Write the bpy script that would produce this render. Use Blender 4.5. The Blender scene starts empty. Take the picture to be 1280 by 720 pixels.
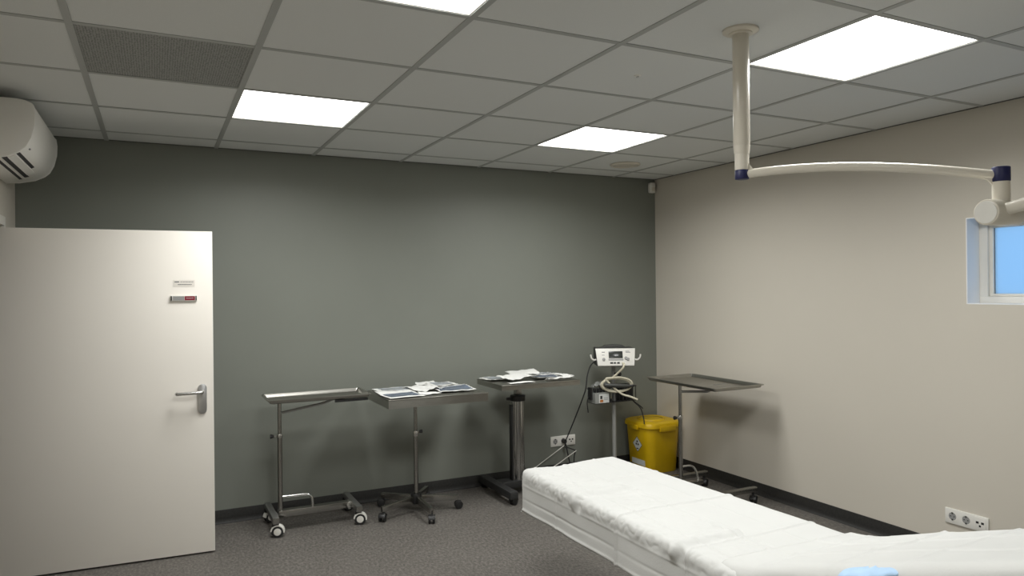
import bpy, bmesh, math, random
from mathutils import Vector, Matrix, noise
random.seed(7)
PI = math.pi
S = bpy.context.scene
COL = S.collection

# ------------------------------------------------------------------ camera, world, exposure
H_CEIL = 2.3585
cam_d = bpy.data.cameras.new('camera'); cam = bpy.data.objects.new('camera', cam_d); COL.objects.link(cam)
S.camera = cam
cam_d.sensor_width = 36.0; cam_d.lens = 894.667 * 36.0 / 1280.0; cam_d.clip_start = 0.02
yaw, pit, rol = 0.4619, 0.0005, -0.0101
fw = Vector((math.sin(yaw)*math.cos(pit), math.cos(yaw)*math.cos(pit), math.sin(pit)))
rt = Vector((math.cos(yaw), -math.sin(yaw), 0.0)); up = rt.cross(fw)
rt, up = math.cos(rol)*rt + math.sin(rol)*up, -math.sin(rol)*rt + math.cos(rol)*up
cam.matrix_world = Matrix(((rt.x, up.x, -fw.x, 0.2524), (rt.y, up.y, -fw.y, -4.5833), (rt.z, up.z, -fw.z, 1.46), (0, 0, 0, 1)))

W = bpy.data.worlds.new('world'); S.world = W; W.use_nodes = True
bg = W.node_tree.nodes['Background']; bg.inputs['Color'].default_value = (0.29, 0.58, 0.97, 1); bg.inputs['Strength'].default_value = 1.12
vs = S.view_settings
vs.view_transform = 'Standard'; vs.look = 'None'; vs.gamma = 1.0; vs.use_curve_mapping = False; vs.exposure = 0.0
PANEL_W = 16.5            # watts of each ceiling panel
PANEL_SPREAD = math.radians(161)
PANEL_COL = (0.99, 1.0, 0.985)

# ------------------------------------------------------------------ materials
MATS = {}
def srgb(r, g, b):
    f = lambda c: (c/255/12.92) if c/255 <= 0.04045 else ((c/255+0.055)/1.055)**2.4
    return (f(r), f(g), f(b))
def mat(name, col, rough=0.5, metal=0.0, var=0.0, scale=20.0, bump=0.0, bscale=None, stretch=None, emis=None, spec=None, coat=0.0, detail=4):
    m = bpy.data.materials.new(name); m.use_nodes = True
    nt = m.node_tree; b = nt.nodes['Principled BSDF']
    b.inputs['Roughness'].default_value = rough; b.inputs['Metallic'].default_value = metal
    if spec is not None: b.inputs['Specular IOR Level'].default_value = spec
    if coat: b.inputs['Coat Weight'].default_value = coat; b.inputs['Coat Roughness'].default_value = 0.1
    b.inputs['Base Color'].default_value = (*col, 1)
    tc = nt.nodes.new('ShaderNodeTexCoord'); mp = nt.nodes.new('ShaderNodeMapping')
    nt.links.new(tc.outputs['Object'], mp.inputs['Vector'])
    if stretch: mp.inputs['Scale'].default_value = stretch
    if var > 0:
        n = nt.nodes.new('ShaderNodeTexNoise'); n.inputs['Scale'].default_value = scale; n.inputs['Detail'].default_value = detail
        nt.links.new(mp.outputs['Vector'], n.inputs['Vector'])
        r = nt.nodes.new('ShaderNodeValToRGB')
        r.color_ramp.elements[0].position = 0.3; r.color_ramp.elements[1].position = 0.7
        r.color_ramp.elements[0].color = (*[max(0, c*(1-var)) for c in col], 1)
        r.color_ramp.elements[1].color = (*[min(1, c*(1+var)) for c in col], 1)
        nt.links.new(n.outputs['Fac'], r.inputs['Fac']); nt.links.new(r.outputs['Color'], b.inputs['Base Color'])
    if bump > 0:
        n2 = nt.nodes.new('ShaderNodeTexNoise'); n2.inputs['Scale'].default_value = bscale or scale; n2.inputs['Detail'].default_value = 3
        nt.links.new(mp.outputs['Vector'], n2.inputs['Vector'])
        bp = nt.nodes.new('ShaderNodeBump'); bp.inputs['Strength'].default_value = bump; bp.inputs['Distance'].default_value = 0.002
        nt.links.new(n2.outputs['Fac'], bp.inputs['Height']); nt.links.new(bp.outputs['Normal'], b.inputs['Normal'])
    if emis:
        b.inputs['Emission Color'].default_value = (*emis[0], 1); b.inputs['Emission Strength'].default_value = emis[1]
    MATS[name] = m
    return m

mat('wall_grey', srgb(126, 129, 121), 0.5, var=0.03, scale=1.6, bump=0.10, bscale=420, spec=0.35)
mat('wall_white', srgb(203, 197, 185), 0.55, var=0.02, scale=1.2, bump=0.12, bscale=380, spec=0.3)
mat('ceiling_tile', srgb(222, 224, 222), 0.9, var=0.035, scale=320, bump=0.15, bscale=500, spec=0.1)
mat('tee_metal', srgb(172, 174, 171), 0.5, var=0.02, scale=4)
mat('painted_gap_shade', srgb(84, 84, 80), 0.6, var=0.03, scale=10)  # dark tone that paints the shade line where ceiling meets walls
mat('plenum', (0.05, 0.05, 0.05), 0.9)
mat('baseboard', srgb(38, 37, 35), 0.6, var=0.35, scale=90)
mat('door_paint', srgb(234, 229, 220), 0.6, var=0.015, scale=1.5, spec=0.4)
mat('white_frame', srgb(225, 222, 214), 0.4, var=0.01, scale=6)
mat('ac_white', srgb(242, 240, 234), 0.4, var=0.01, scale=7)
mat('daylit_white', srgb(240, 241, 242), 0.5, var=0.01, scale=5)  # whiter than the wall: daylight on the reveal put into the colour
mat('white_plastic', srgb(226, 224, 217), 0.38, var=0.015, scale=7)
mat('cream_paint', srgb(216, 210, 196), 0.28, var=0.015, scale=5, coat=0.2)
mat('light_gap', (0.03, 0.03, 0.03), 0.7)
mat('navy_plastic', srgb(22, 26, 74), 0.45, var=0.05, scale=30)
mat('steel', (0.36, 0.355, 0.335), 0.24, 1.0, var=0.06, scale=30, stretch=(1, 8, 8))
mat('steel_tray', (0.36, 0.35, 0.32), 0.30, 1.0, var=0.08, scale=22, stretch=(1, 9, 9), bump=0.04, bscale=60)
mat('column_steel', (0.5, 0.5, 0.49), 0.16, 1.0, var=0.02, scale=8, stretch=(8, 8, 0.3))
mat('chrome', (0.62, 0.62, 0.60), 0.24, 1.0, var=0.02, scale=12)
mat('grey_tube', (0.34, 0.34, 0.33), 0.38, 0.9, var=0.04, scale=20)
mat('stand_grey', srgb(150, 150, 146), 0.4, var=0.02, scale=10)
mat('alu_handle', (0.56, 0.56, 0.56), 0.35, 1.0, var=0.03, scale=30)
mat('black_plastic', (0.014, 0.014, 0.014), 0.45, var=0.2, scale=40)
mat('black_powder', (0.022, 0.022, 0.022), 0.55, var=0.2, scale=90)
mat('rubber', (0.02, 0.02, 0.02), 0.7, var=0.15, scale=50)
mat('sheet', srgb(197, 197, 194), 0.75, var=0.012, scale=8, bump=0.25, bscale=160, spec=0.15)
mat('mattress', srgb(96, 102, 108), 0.55, var=0.04, scale=30)
mat('blue_cloth', srgb(168, 196, 224), 0.8, var=0.05, scale=40, bump=0.3, bscale=200)
mat('paper', srgb(232, 232, 228), 0.7, var=0.02, scale=20, bump=0.2, bscale=60)
mat('film_blue', srgb(96, 110, 132), 0.22, var=0.25, scale=14, coat=0.4)
mat('film_pale', srgb(176, 182, 188), 0.2, var=0.15, scale=16, coat=0.4)
mat('yellow_plastic', srgb(214, 176, 10), 0.42, var=0.06, scale=9)
mat('label_white', srgb(214, 216, 212), 0.5, var=0.02, scale=20)
mat('label_black', (0.02, 0.02, 0.02), 0.5, var=0.05, scale=20)
mat('label_orange', srgb(190, 120, 60), 0.5, var=0.05, scale=20)
mat('red_plastic', srgb(128, 14, 36), 0.4, var=0.03, scale=30)
mat('grey_plastic', srgb(150, 150, 148), 0.4, var=0.03, scale=30)
mat('dark_grey', srgb(62, 63, 60), 0.5, var=0.05, scale=30)
mat('screen', srgb(52, 55, 52), 0.18, var=0.04, scale=12)
mat('ink', srgb(96, 96, 104), 0.6, var=0.02, scale=30)
mat('hose', srgb(206, 200, 178), 0.45, var=0.03, scale=12)
mat('clear_plastic', srgb(150, 152, 148), 0.25, var=0.1, scale=15)
mat('panel_glow', (0.9, 0.9, 0.88), 0.5, emis=((1.0, 0.985, 0.95), 6.0))

def floor_material():
    m = bpy.data.materials.new('floor_vinyl'); m.use_nodes = True; nt = m.node_tree; b = nt.nodes['Principled BSDF']
    tc = nt.nodes.new('ShaderNodeTexCoord')
    n1 = nt.nodes.new('ShaderNodeTexNoise'); n1.inputs['Scale'].default_value = 75; n1.inputs['Detail'].default_value = 6; n1.inputs['Roughness'].default_value = 0.75
    n2 = nt.nodes.new('ShaderNodeTexNoise'); n2.inputs['Scale'].default_value = 3.0; n2.inputs['Detail'].default_value = 3
    mp = nt.nodes.new('ShaderNodeMapping'); mp.inputs['Scale'].default_value = (1.0, 0.55, 1)
    nt.links.new(tc.outputs['Object'], mp.inputs['Vector'])
    nt.links.new(mp.outputs['Vector'], n1.inputs['Vector']); nt.links.new(tc.outputs['Object'], n2.inputs['Vector'])
    r = nt.nodes.new('ShaderNodeValToRGB'); e = r.color_ramp.elements
    e[0].position = 0.34; e[0].color = (*srgb(74, 71, 68), 1); e[1].position = 0.68; e[1].color = (*srgb(134, 130, 124), 1)
    k = r.color_ramp.elements.new(0.5); k.color = (*srgb(102, 98, 93), 1)
    nt.links.new(n1.outputs['Fac'], r.inputs['Fac'])
    mx = nt.nodes.new('ShaderNodeMixRGB'); mx.blend_type = 'MULTIPLY'; mx.inputs['Fac'].default_value = 0.3
    r2 = nt.nodes.new('ShaderNodeValToRGB'); r2.color_ramp.elements[0].position = 0.3; r2.color_ramp.elements[1].position = 0.7
    r2.color_ramp.elements[0].color = (0.75, 0.74, 0.73, 1)
    nt.links.new(n2.outputs['Fac'], r2.inputs['Fac'])
    nt.links.new(r.outputs['Color'], mx.inputs['Color1']); nt.links.new(r2.outputs['Color'], mx.inputs['Color2'])
    nt.links.new(mx.outputs['Color'], b.inputs['Base Color'])
    b.inputs['Roughness'].default_value = 0.5; b.inputs['Specular IOR Level'].default_value = 0.3
    MATS['floor_vinyl'] = m
floor_material()

def perforated_material():
    m = bpy.data.materials.new('perforated_grey'); m.use_nodes = True; nt = m.node_tree; b = nt.nodes['Principled BSDF']
    tc = nt.nodes.new('ShaderNodeTexCoord'); v = nt.nodes.new('ShaderNodeTexVoronoi'); v.inputs['Scale'].default_value = 110; v.inputs['Randomness'].default_value = 0.35
    nt.links.new(tc.outputs['Object'], v.inputs['Vector'])
    r = nt.nodes.new('ShaderNodeValToRGB'); e = r.color_ramp.elements
    e[0].position = 0.25; e[0].color = (*srgb(106, 107, 104), 1); e[1].position = 0.45; e[1].color = (*srgb(156, 157, 153), 1)
    nt.links.new(v.outputs['Distance'], r.inputs['Fac']); nt.links.new(r.outputs['Color'], b.inputs['Base Color'])
    b.inputs['Roughness'].default_value = 0.7
    MATS['perforated_grey'] = m
perforated_material()

def frosted_material():
    m = bpy.data.materials.new('frosted_glass'); m.use_nodes = True; nt = m.node_tree
    for n in list(nt.nodes): nt.nodes.remove(n)
    o = nt.nodes.new('ShaderNodeOutputMaterial'); t = nt.nodes.new('ShaderNodeBsdfTranslucent'); t.inputs['Color'].default_value = (0.93, 0.96, 0.98, 1)
    g = nt.nodes.new('ShaderNodeBsdfGlossy'); g.inputs['Roughness'].default_value = 0.3
    tr = nt.nodes.new('ShaderNodeBsdfTransparent'); tr.inputs['Color'].default_value = (0.92, 0.95, 0.97, 1)
    mx = nt.nodes.new('ShaderNodeMixShader'); mx.inputs['Fac'].default_value = 0.5
    m2 = nt.nodes.new('ShaderNodeMixShader'); m2.inputs['Fac'].default_value = 0.04
    tc = nt.nodes.new('ShaderNodeTexCoord'); n = nt.nodes.new('ShaderNodeTexNoise'); n.inputs['Scale'].default_value = 260
    bp = nt.nodes.new('ShaderNodeBump'); bp.inputs['Strength'].default_value = 0.5
    nt.links.new(tc.outputs['Object'], n.inputs['Vector']); nt.links.new(n.outputs['Fac'], bp.inputs['Height']); nt.links.new(bp.outputs['Normal'], g.inputs['Normal'])
    nt.links.new(tr.outputs[0], mx.inputs[1]); nt.links.new(t.outputs[0], mx.inputs[2])
    nt.links.new(mx.outputs[0], m2.inputs[1]); nt.links.new(g.outputs[0], m2.inputs[2]); nt.links.new(m2.outputs[0], o.inputs['Surface'])
    MATS['frosted_glass'] = m
frosted_material()

# ------------------------------------------------------------------ mesh helpers
class MB:
    def __init__(self): self.bm = bmesh.new()
    def _take(self, b2, M=None):
        if M is not None: bmesh.ops.transform(b2, matrix=M, verts=b2.verts)
        me = bpy.data.meshes.new('tmp'); b2.to_mesh(me); b2.free()
        self.bm.from_mesh(me); bpy.data.meshes.remove(me)
        return self
    def box(self, x0, x1, y0, y1, z0, z1, bev=0.0, seg=2, M=None):
        b = bmesh.new(); bmesh.ops.create_cube(b, size=1)
        bmesh.ops.transform(b, matrix=Matrix.Translation(((x0+x1)/2, (y0+y1)/2, (z0+z1)/2)) @ Matrix.Diagonal((x1-x0, y1-y0, z1-z0, 1)), verts=b.verts)
        if bev > 0: bmesh.ops.bevel(b, geom=b.edges[:], offset=bev, segments=seg, affect='EDGES', profile=0.5)
        return self._take(b, M)
    def cyl(self, p0, p1, r, r2=None, n=20, bev=0.0, M=None):
        p0 = Vector(p0); p1 = Vector(p1); d = p1-p0
        b = bmesh.new(); bmesh.ops.create_cone(b, cap_ends=True, segments=n, radius1=r, radius2=r if r2 is None else r2, depth=d.length)
        if bev > 0:
            es = [e for e in b.edges if abs(e.verts[0].co.z-e.verts[1].co.z) < 1e-6]
            bmesh.ops.bevel(b, geom=es, offset=bev, segments=2, affect='EDGES', profile=0.5)
        Q = d.to_track_quat('Z', 'Y').to_matrix().to_4x4()
        bmesh.ops.transform(b, matrix=Matrix.Translation((p0+p1)/2) @ Q, verts=b.verts)
        return self._take(b, M)
    def sph(self, c, r, sx=1, sy=1, sz=1, n=16):
        b = bmesh.new(); bmesh.ops.create_uvsphere(b, u_segments=n, v_segments=n//2, radius=r)
        bmesh.ops.transform(b, matrix=Matrix.Translation(c) @ Matrix.Diagonal((sx, sy, sz, 1)), verts=b.verts)
        return self._take(b)
    def lathe(self, prof, c=(0, 0, 0), n=28, M=None):
        b = bmesh.new(); rings = []
        for r, z in prof:
            if r < 1e-6: rings.append([b.verts.new((0, 0, z))])
            else: rings.append([b.verts.new((r*math.cos(2*PI*k/n), r*math.sin(2*PI*k/n), z)) for k in range(n)])
        for a, c2 in zip(rings, rings[1:]):
            for k in range(n):
                k2 = (k+1) % n
                if len(a) == 1 and len(c2) == 1: continue
                if len(a) == 1: b.faces.new((a[0], c2[k2], c2[k]))
                elif len(c2) == 1: b.faces.new((a[k], a[k2], c2[0]))
                else: b.faces.new((a[k], a[k2], c2[k2], c2[k]))
        bmesh.ops.recalc_face_normals(b, faces=b.faces)
        T = Matrix.Translation(c)
        return self._take(b, T if M is None else T @ M)
    def tube(self, pts, r, n=10, r_end=None, cap=True):
        pts = [Vector(p) for p in pts]; b = bmesh.new(); rings = []
        t0 = (pts[1]-pts[0]).normalized()
        nx = t0.orthogonal().normalized()
        for i, p in enumerate(pts):
            t = ((pts[min(i+1, len(pts)-1)]-p).normalized() + (p-pts[max(i-1, 0)]).normalized()).normalized()
            nx = (nx - t*nx.dot(t)).normalized(); ny = t.cross(nx)
            rr = r if r_end is None else r+(r_end-r)*i/(len(pts)-1)
            rings.append([b.verts.new(p+nx*rr*math.cos(2*PI*k/n)+ny*rr*math.sin(2*PI*k/n)) for k in range(n)])
        for a, c in zip(rings, rings[1:]):
            for k in range(n): b.faces.new((a[k], a[(k+1) % n], c[(k+1) % n], c[k]))
        if cap: b.faces.new(rings[0][::-1]); b.faces.new(rings[-1])
        bmesh.ops.recalc_face_normals(b, faces=b.faces)
        return self._take(b)
    def prism(self, poly, a0, a1, axis='y', bev=0.0, M=None):
        # poly in the two other axes, extruded along axis
        b = bmesh.new()
        def P(u, v, w): return {'y': (u, w, v), 'x': (w, u, v), 'z': (u, v, w)}[axis]
        v0 = [b.verts.new(P(u, v, a0)) for u, v in poly]; v1 = [b.verts.new(P(u, v, a1)) for u, v in poly]
        f0 = b.faces.new(v0); f1 = b.faces.new(v1[::-1]); n = len(poly)
        for k in range(n): b.faces.new((v0[k], v1[k], v1[(k+1) % n], v0[(k+1) % n]))
        bmesh.ops.recalc_face_normals(b, faces=b.faces)
        if bev > 0: bmesh.ops.bevel(b, geom=[e for e in b.edges if (f0 in e.link_faces or f1 in e.link_faces)], offset=bev, segments=2, affect='EDGES', profile=0.5)
        return self._take(b, M)
    def grid(self, fn, nu, nv):
        b = bmesh.new(); g = [[b.verts.new(fn(i/nu, j/nv)) for j in range(nv+1)] for i in range(nu+1)]
        for i in range(nu):
            for j in range(nv): b.faces.new((g[i][j], g[i+1][j], g[i+1][j+1], g[i][j+1]))
        return self._take(b)
    def build(self, name, material, parent=None, angle=35):
        me = bpy.data.meshes.new(name); self.bm.to_mesh(me); self.bm.free()
        me.materials.append(MATS[material])
        me.polygons.foreach_set('use_smooth', [True]*len(me.polygons))
        me.set_sharp_from_angle(angle=math.radians(angle))
        o = bpy.data.objects.new(name, me); COL.objects.link(o)
        if parent is not None: o.parent = parent
        return o

def tag(o, label=None, cat=None, group=None, kind=None):
    if label: o['label'] = label
    if cat: o['category'] = cat
    if group: o['group'] = group
    if kind: o['kind'] = kind
    return o
def thing(name, loc, label, cat, rz=0.0, group=None):
    o = bpy.data.objects.new(name, None); COL.objects.link(o); o.location = loc; o.rotation_euler = (0, 0, rz)
    o.empty_display_size = 0.05
    return tag(o, label, cat, group)
def inst(src, parent, loc=(0, 0, 0), rz=0.0, scale=None):
    o = src.copy(); COL.objects.link(o); o.parent = parent; o.location = loc; o.rotation_euler = (0, 0, rz)
    if scale: o.scale = scale
    return o
def fillet(pts, r, n=6):
    pts = [Vector(p) for p in pts]; out = [pts[0]]
    for a, p, c in zip(pts, pts[1:], pts[2:]):
        d1 = (a-p); d2 = (c-p); rr = min(r, d1.length*0.49, d2.length*0.49)
        s = p+d1.normalized()*rr; e = p+d2.normalized()*rr
        for k in range(n+1):
            t = k/n; out.append(s*(1-t)**2 + p*2*t*(1-t) + e*t*t)
    out.append(pts[-1]); return out
def spline(pts, n=10):
    pts = [Vector(p) for p in pts]; out = []
    P = [pts[0]*2-pts[1]] + pts + [pts[-1]*2-pts[-2]]
    for i in range(1, len(P)-2):
        a, b, c, d = P[i-1:i+3]
        for k in range(n):
            t = k/n
            out.append(0.5*((2*b)+(c-a)*t+(2*a-5*b+4*c-d)*t*t+(3*b-a-3*c+d)*t**3))
    out.append(pts[-1]); return out

# ------------------------------------------------------------------ room shell
XL, XR, YB, YF = -0.452, 4.02, 0.27, -6.30
T = 0.20
WY0, WY1, WZ0, WZ1 = -3.45, -2.31, 1.355, 1.80        # window opening in the right wall
DY0, DY1, DZ1 = -1.17, -0.135, 1.81                    # door opening in the left wall

def struct(o, label=None): return tag(o, label, None, None, 'structure')
struct(MB().box(XL-1.4, XR+T, YF-T, YB+T, -0.12, 0).build('floor', 'floor_vinyl'), 'speckled grey vinyl floor')
struct(MB().box(XL-T, XR+T, YB, YB+T, 0, 2.6).build('wall_back', 'wall_grey'), 'grey green painted far wall')
m = MB(); m.box(XR, XR+T, YF-T, WY0, 0, 2.6).box(XR, XR+T, WY1, YB, 0, 2.6).box(XR, XR+T, WY0, WY1, 0, WZ0).box(XR, XR+T, WY0, WY1, WZ1, 2.6)
struct(m.build('wall_right', 'wall_white'), 'off white painted side wall with the window')
m = MB(); m.box(XL-T, XL, YF-T, DY0-0.010, 0, 2.6).box(XL-T, XL, DY1+0.010, YB, 0, 2.6).box(XL-T, XL, DY0-0.010, DY1+0.010, DZ1+0.010, 2.6)
struct(m.build('wall_left', 'wall_white'), 'off white wall under the air conditioner')
struct(MB().box(XL-T, XR+T, YF-T, YF, 0, 2.6).build('wall_front', 'wall_white'), 'off white wall behind the camera')
m = MB(); m.box(XL-1.4, XL-1.2, DY0-0.5, DY1+0.5, 0, 2.6).box(XL-1.2, XL-T, DY0-0.5, DY0-0.4, 0, 2.6).box(XL-1.2, XL-T, DY1+0.4, DY1+0.5, 0, 2.6).box(XL-1.2, XL-T, DY0-0.4, DY1+0.4, 2.3, 2.4)
struct(m.build('wall_corridor', 'wall_white'), 'off white corridor wall beyond the doorway')
# ceiling: slab with tiles and tee bars
ceil = struct(MB().box(XL-T, XR+T, YF-T, YB+T, 2.45, 2.60).build('ceiling', 'plenum'), 'suspended ceiling of square mineral tiles in a grid')
LIGHTS = [(1, -2), (4, -2), (1, -5), (4, -5), (1, -8)]
VENT = (0, -3)
full_tile = None
for i in range(-1, 7):
    for j in range(-11, 1):
        if (i, j) in LIGHTS or (i, j) == VENT: continue
        x0, x1 = max(i*0.6, XL+0.01), min((i+1)*0.6, XR-0.01); y0, y1 = max(j*0.6, YF+0.01), min((j+1)*0.6, YB-0.01)
        if x1-x0 < 0.03 or y1-y0 < 0.03: continue
        cx, cy = (x0+x1)/2, (y0+y1)/2; hx, hy = (x1-x0)/2-0.004, (y1-y0)/2-0.004
        isfull = abs(x1-x0-0.6) < 1e-4 and abs(y1-y0-0.6) < 1e-4
        if isfull and full_tile is not None:
            o = inst(full_tile, ceil, (cx, cy, H_CEIL+0.003))
        else:
            o = MB().box(-hx, hx, -hy, hy, 0, 0.015, bev=0.0015, seg=1).build('ceiling_tile', 'ceiling_tile', ceil); o.location = (cx, cy, H_CEIL+0.003)
            if isfull: full_tile = o
        o.location.z += random.uniform(-0.0006, 0.0006)
for i in range(0, 7):
    o = MB().box(-0.012, 0.012, YF, YB, 0, 0.0025).box(-0.002, 0.002, YF, YB, 0.0025, 0.04).build('tee_bar', 'tee_metal', ceil); o.location = (i*0.6, 0, H_CEIL)
for j in range(-10, 1):
    o = MB().box(XL, XR, -0.012, 0.012, 0.0006, 0.0027).box(XL, XR, -0.002, 0.002, 0.0027, 0.04).build('tee_bar', 'tee_metal', ceil); o.location = (0, j*0.6, H_CEIL)
for a in ((XL, XR, YB-0.014, YB), (XL, XR, YF, YF+0.014), (XL, XL+0.014, YF, YB), (XR-0.014, XR, YF, YB)):
    MB().box(*a, H_CEIL+0.0003, H_CEIL+0.0027).build('shade_trim', 'painted_gap_shade', ceil)  # perimeter trim coloured dark as a painted shadow line
# baseboards (coved vinyl skirting)
def skirting(name, p0, p1, nrm, label):
    p0 = Vector((*p0, 0)); p1 = Vector((*p1, 0)); n = Vector((*nrm, 0)); m = MB(); b = bmesh.new()
    prof = [(0, 0), (0.020, 0), (0.012, 0.004), (0.007, 0.012), (0.005, 0.03), (0.0045, 0.080), (0.003, 0.084), (0, 0.084)]
    A = [b.verts.new(p0+n*u+Vector((0, 0, v))) for u, v in prof]; B = [b.verts.new(p1+n*u+Vector((0, 0, v))) for u, v in prof]
    for k in range(len(prof)): b.faces.new((A[k], B[k], B[(k+1) % len(prof)], A[(k+1) % len(prof)]))
    b.faces.new(A[::-1]); b.faces.new(B); bmesh.ops.recalc_face_normals(b, faces=b.faces); m._take(b)
    struct(m.build(name, 'baseboard'), label)
skirting('baseboard_back', (XL, YB), (XR, YB), (0, -1), 'dark vinyl skirting along the grey wall')
skirting('baseboard_right', (XR, YF), (XR, YB), (-1, 0), 'dark vinyl skirting along the window wall')
skirting('baseboard_left', (XL, DY1+0.06), (XL, YB), (1, 0), 'dark vinyl skirting beside the door')
skirting('baseboard_front', (XL, YF), (XR, YF), (0, 1), 'dark vinyl skirting behind the camera')
# door frame
m = MB(); m.box(XL-T-0.005, XL+0.012, DY1, DY1+0.032, 0, DZ1+0.045).box(XL-T-0.005, XL+0.012, DY0-0.045, DY0, 0, DZ1+0.045).box(XL-T-0.005, XL+0.012, DY0, DY1, DZ1, DZ1+0.045)
struct(m.build('trim_1', 'white_frame'), 'white painted door frame')
# window
win = struct(MB().box(XR+0.105, XR+0.165, WY0, WY1, WZ0, WZ0+0.038, bev=0.004).box(XR+0.105, XR+0.165, WY0, WY1, WZ1-0.038, WZ1, bev=0.004)
    .box(XR+0.1052, XR+0.1648, WY1-0.045, WY1, WZ0+0.036, WZ1-0.036, bev=0.003).box(XR+0.1052, XR+0.1648, WY0, WY0+0.045, WZ0+0.036, WZ1-0.036, bev=0.003).build('window_1', 'white_frame'), 'small white framed frosted window')
MB().box(XR+0.118, XR+0.160, WY0+0.045, WY1-0.045, WZ0+0.038, WZ0+0.052, bev=0.003).box(XR+0.118, XR+0.160, WY0+0.045, WY1-0.045, WZ1-0.052, WZ1-0.038, bev=0.003)\
    .box(XR+0.1182, XR+0.1598, WY1-0.065, WY1-0.045, WZ0+0.050, WZ1-0.050, bev=0.003).box(XR+0.1182, XR+0.1598, WY0+0.045, WY0+0.065, WZ0+0.050, WZ1-0.050, bev=0.003).build('sash', 'white_frame', win)
MB().box(XR-0.001, XR+0.104, WY1-0.004, WY1+0.001, WZ0, WZ1).build('brightening_lining', 'daylit_white', win)  # added lining, its extra white stands in for daylight on the reveal
MB().box(XR-0.001, XR+0.104, WY0-0.001, WY0+0.004, WZ0, WZ1).build('brightening_lining', 'daylit_white', win)
MB().box(XR-0.001, XR+0.104, WY0+0.004, WY1-0.004, WZ1-0.004, WZ1+0.001).build('brightening_lining', 'daylit_white', win)
MB().box(XR-0.001, XR+0.104, WY0+0.004, WY1-0.004, WZ0-0.001, WZ0+0.004).build('window_sill', 'daylit_white', win)  # sill slab in the same daylight-brightened white
MB().box(XR+0.130, XR+0.1305, WY1-0.0685, WY1-0.065, WZ0+0.052, WZ1-0.052).box(XR+0.130, XR+0.1305, WY0+0.065, WY0+0.0685, WZ0+0.052, WZ1-0.052).build('gasket', 'dark_grey', win)
MB().box(XR+0.136, XR+0.140, WY0+0.06, WY1-0.06, WZ0+0.048, WZ1-0.048).build('window_pane', 'frosted_glass', win)

# ------------------------------------------------------------------ door leaf (open into the room)
DA = math.atan2(-0.0655, 1.068)
door = thing('door_1', (-0.530, -0.1845, 0.0), 'off white flush door standing open on the left', None, rz=DA); tag(door, kind='structure')
DW = 1.070
MB().box(0.0, DW, 0.0, 0.040, 0.010, 1.795, bev=0.0015).build('door_leaf', 'door_paint', door)
hx = DW-0.058
def stadium(cx, cz, w, h, n=10):
    pts = []; r = w/2
    for k in range(n+1): a = PI*k/n; pts.append((cx+r*math.cos(a), cz+h/2-r+r*math.sin(a)))
    for k in range(n+1): a = PI+PI*k/n; pts.append((cx+r*math.cos(a), cz-h/2+r+r*math.sin(a)))
    return pts
MB().prism(stadium(hx, 0.863, 0.046, 0.165), -0.009, 0.0, 'y', bev=0.002).build('handle_plate', 'alu_handle', door)
MB().tube(fillet([(hx, -0.005, 0.905), (hx, -0.058, 0.905), (hx-0.128, -0.060, 0.903), (hx-0.128, -0.040, 0.903)], 0.014), 0.0095, n=12).build('lever', 'chrome', door)
MB().cyl((0.004, -0.004, 1.60), (0.004, -0.004, 1.70), 0.009).build('hinge', 'alu_handle', door)
MB().cyl((0.004, -0.004, 0.15), (0.004, -0.004, 0.25), 0.009).build('hinge', 'alu_handle', door)
sx = hx-0.155
sp = MB().box(sx, sx+0.132, -0.010, 0, 1.408, 1.440, bev=0.002).build('occupied_slider', 'white_plastic', door)
MB().box(sx+0.012, sx+0.068, -0.0112, -0.0095, 1.413, 1.435).build('slider_knob', 'grey_plastic', sp)
MB().box(sx+0.070, sx+0.122, -0.0112, -0.0095, 1.413, 1.435).build('red_field', 'red_plastic', sp)
MB().box(sx+0.001, sx+0.007, -0.0115, -0.0095, 1.412, 1.436).box(sx+0.125, sx+0.131, -0.0115, -0.0095, 1.412, 1.436).build('end_cap', 'black_plastic', sp)
m = MB()
for k in range(8): m.box(sx+0.078+k*0.0047, sx+0.0812+k*0.0047, -0.0118, -0.0108, 1.4225, 1.4262)
m.build('lettering', 'label_white', sp)
st = MB().box(sx+0.012, sx+0.122, -0.0010, 0, 1.487, 1.525).build('name_sticker', 'door_paint', door)
m = MB()
m.box(sx+0.020, sx+0.043, -0.0016, -0.0009, 1.5115, 1.5165)
for k in range(14): m.box(sx+0.050+k*0.0047, sx+0.0532+k*0.0047, -0.0016, -0.0009, 1.5125+0.0006*(k % 3), 1.5158)
m.build('lettering', 'ink', st)
m = MB()
for k in range(16): m.box(sx+0.036+k*0.0044, sx+0.0396+k*0.0044, -0.0016, -0.0009, 1.4975, 1.5003+0.0009*(k % 2))
m.build('lettering', 'label_black', st)

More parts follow.
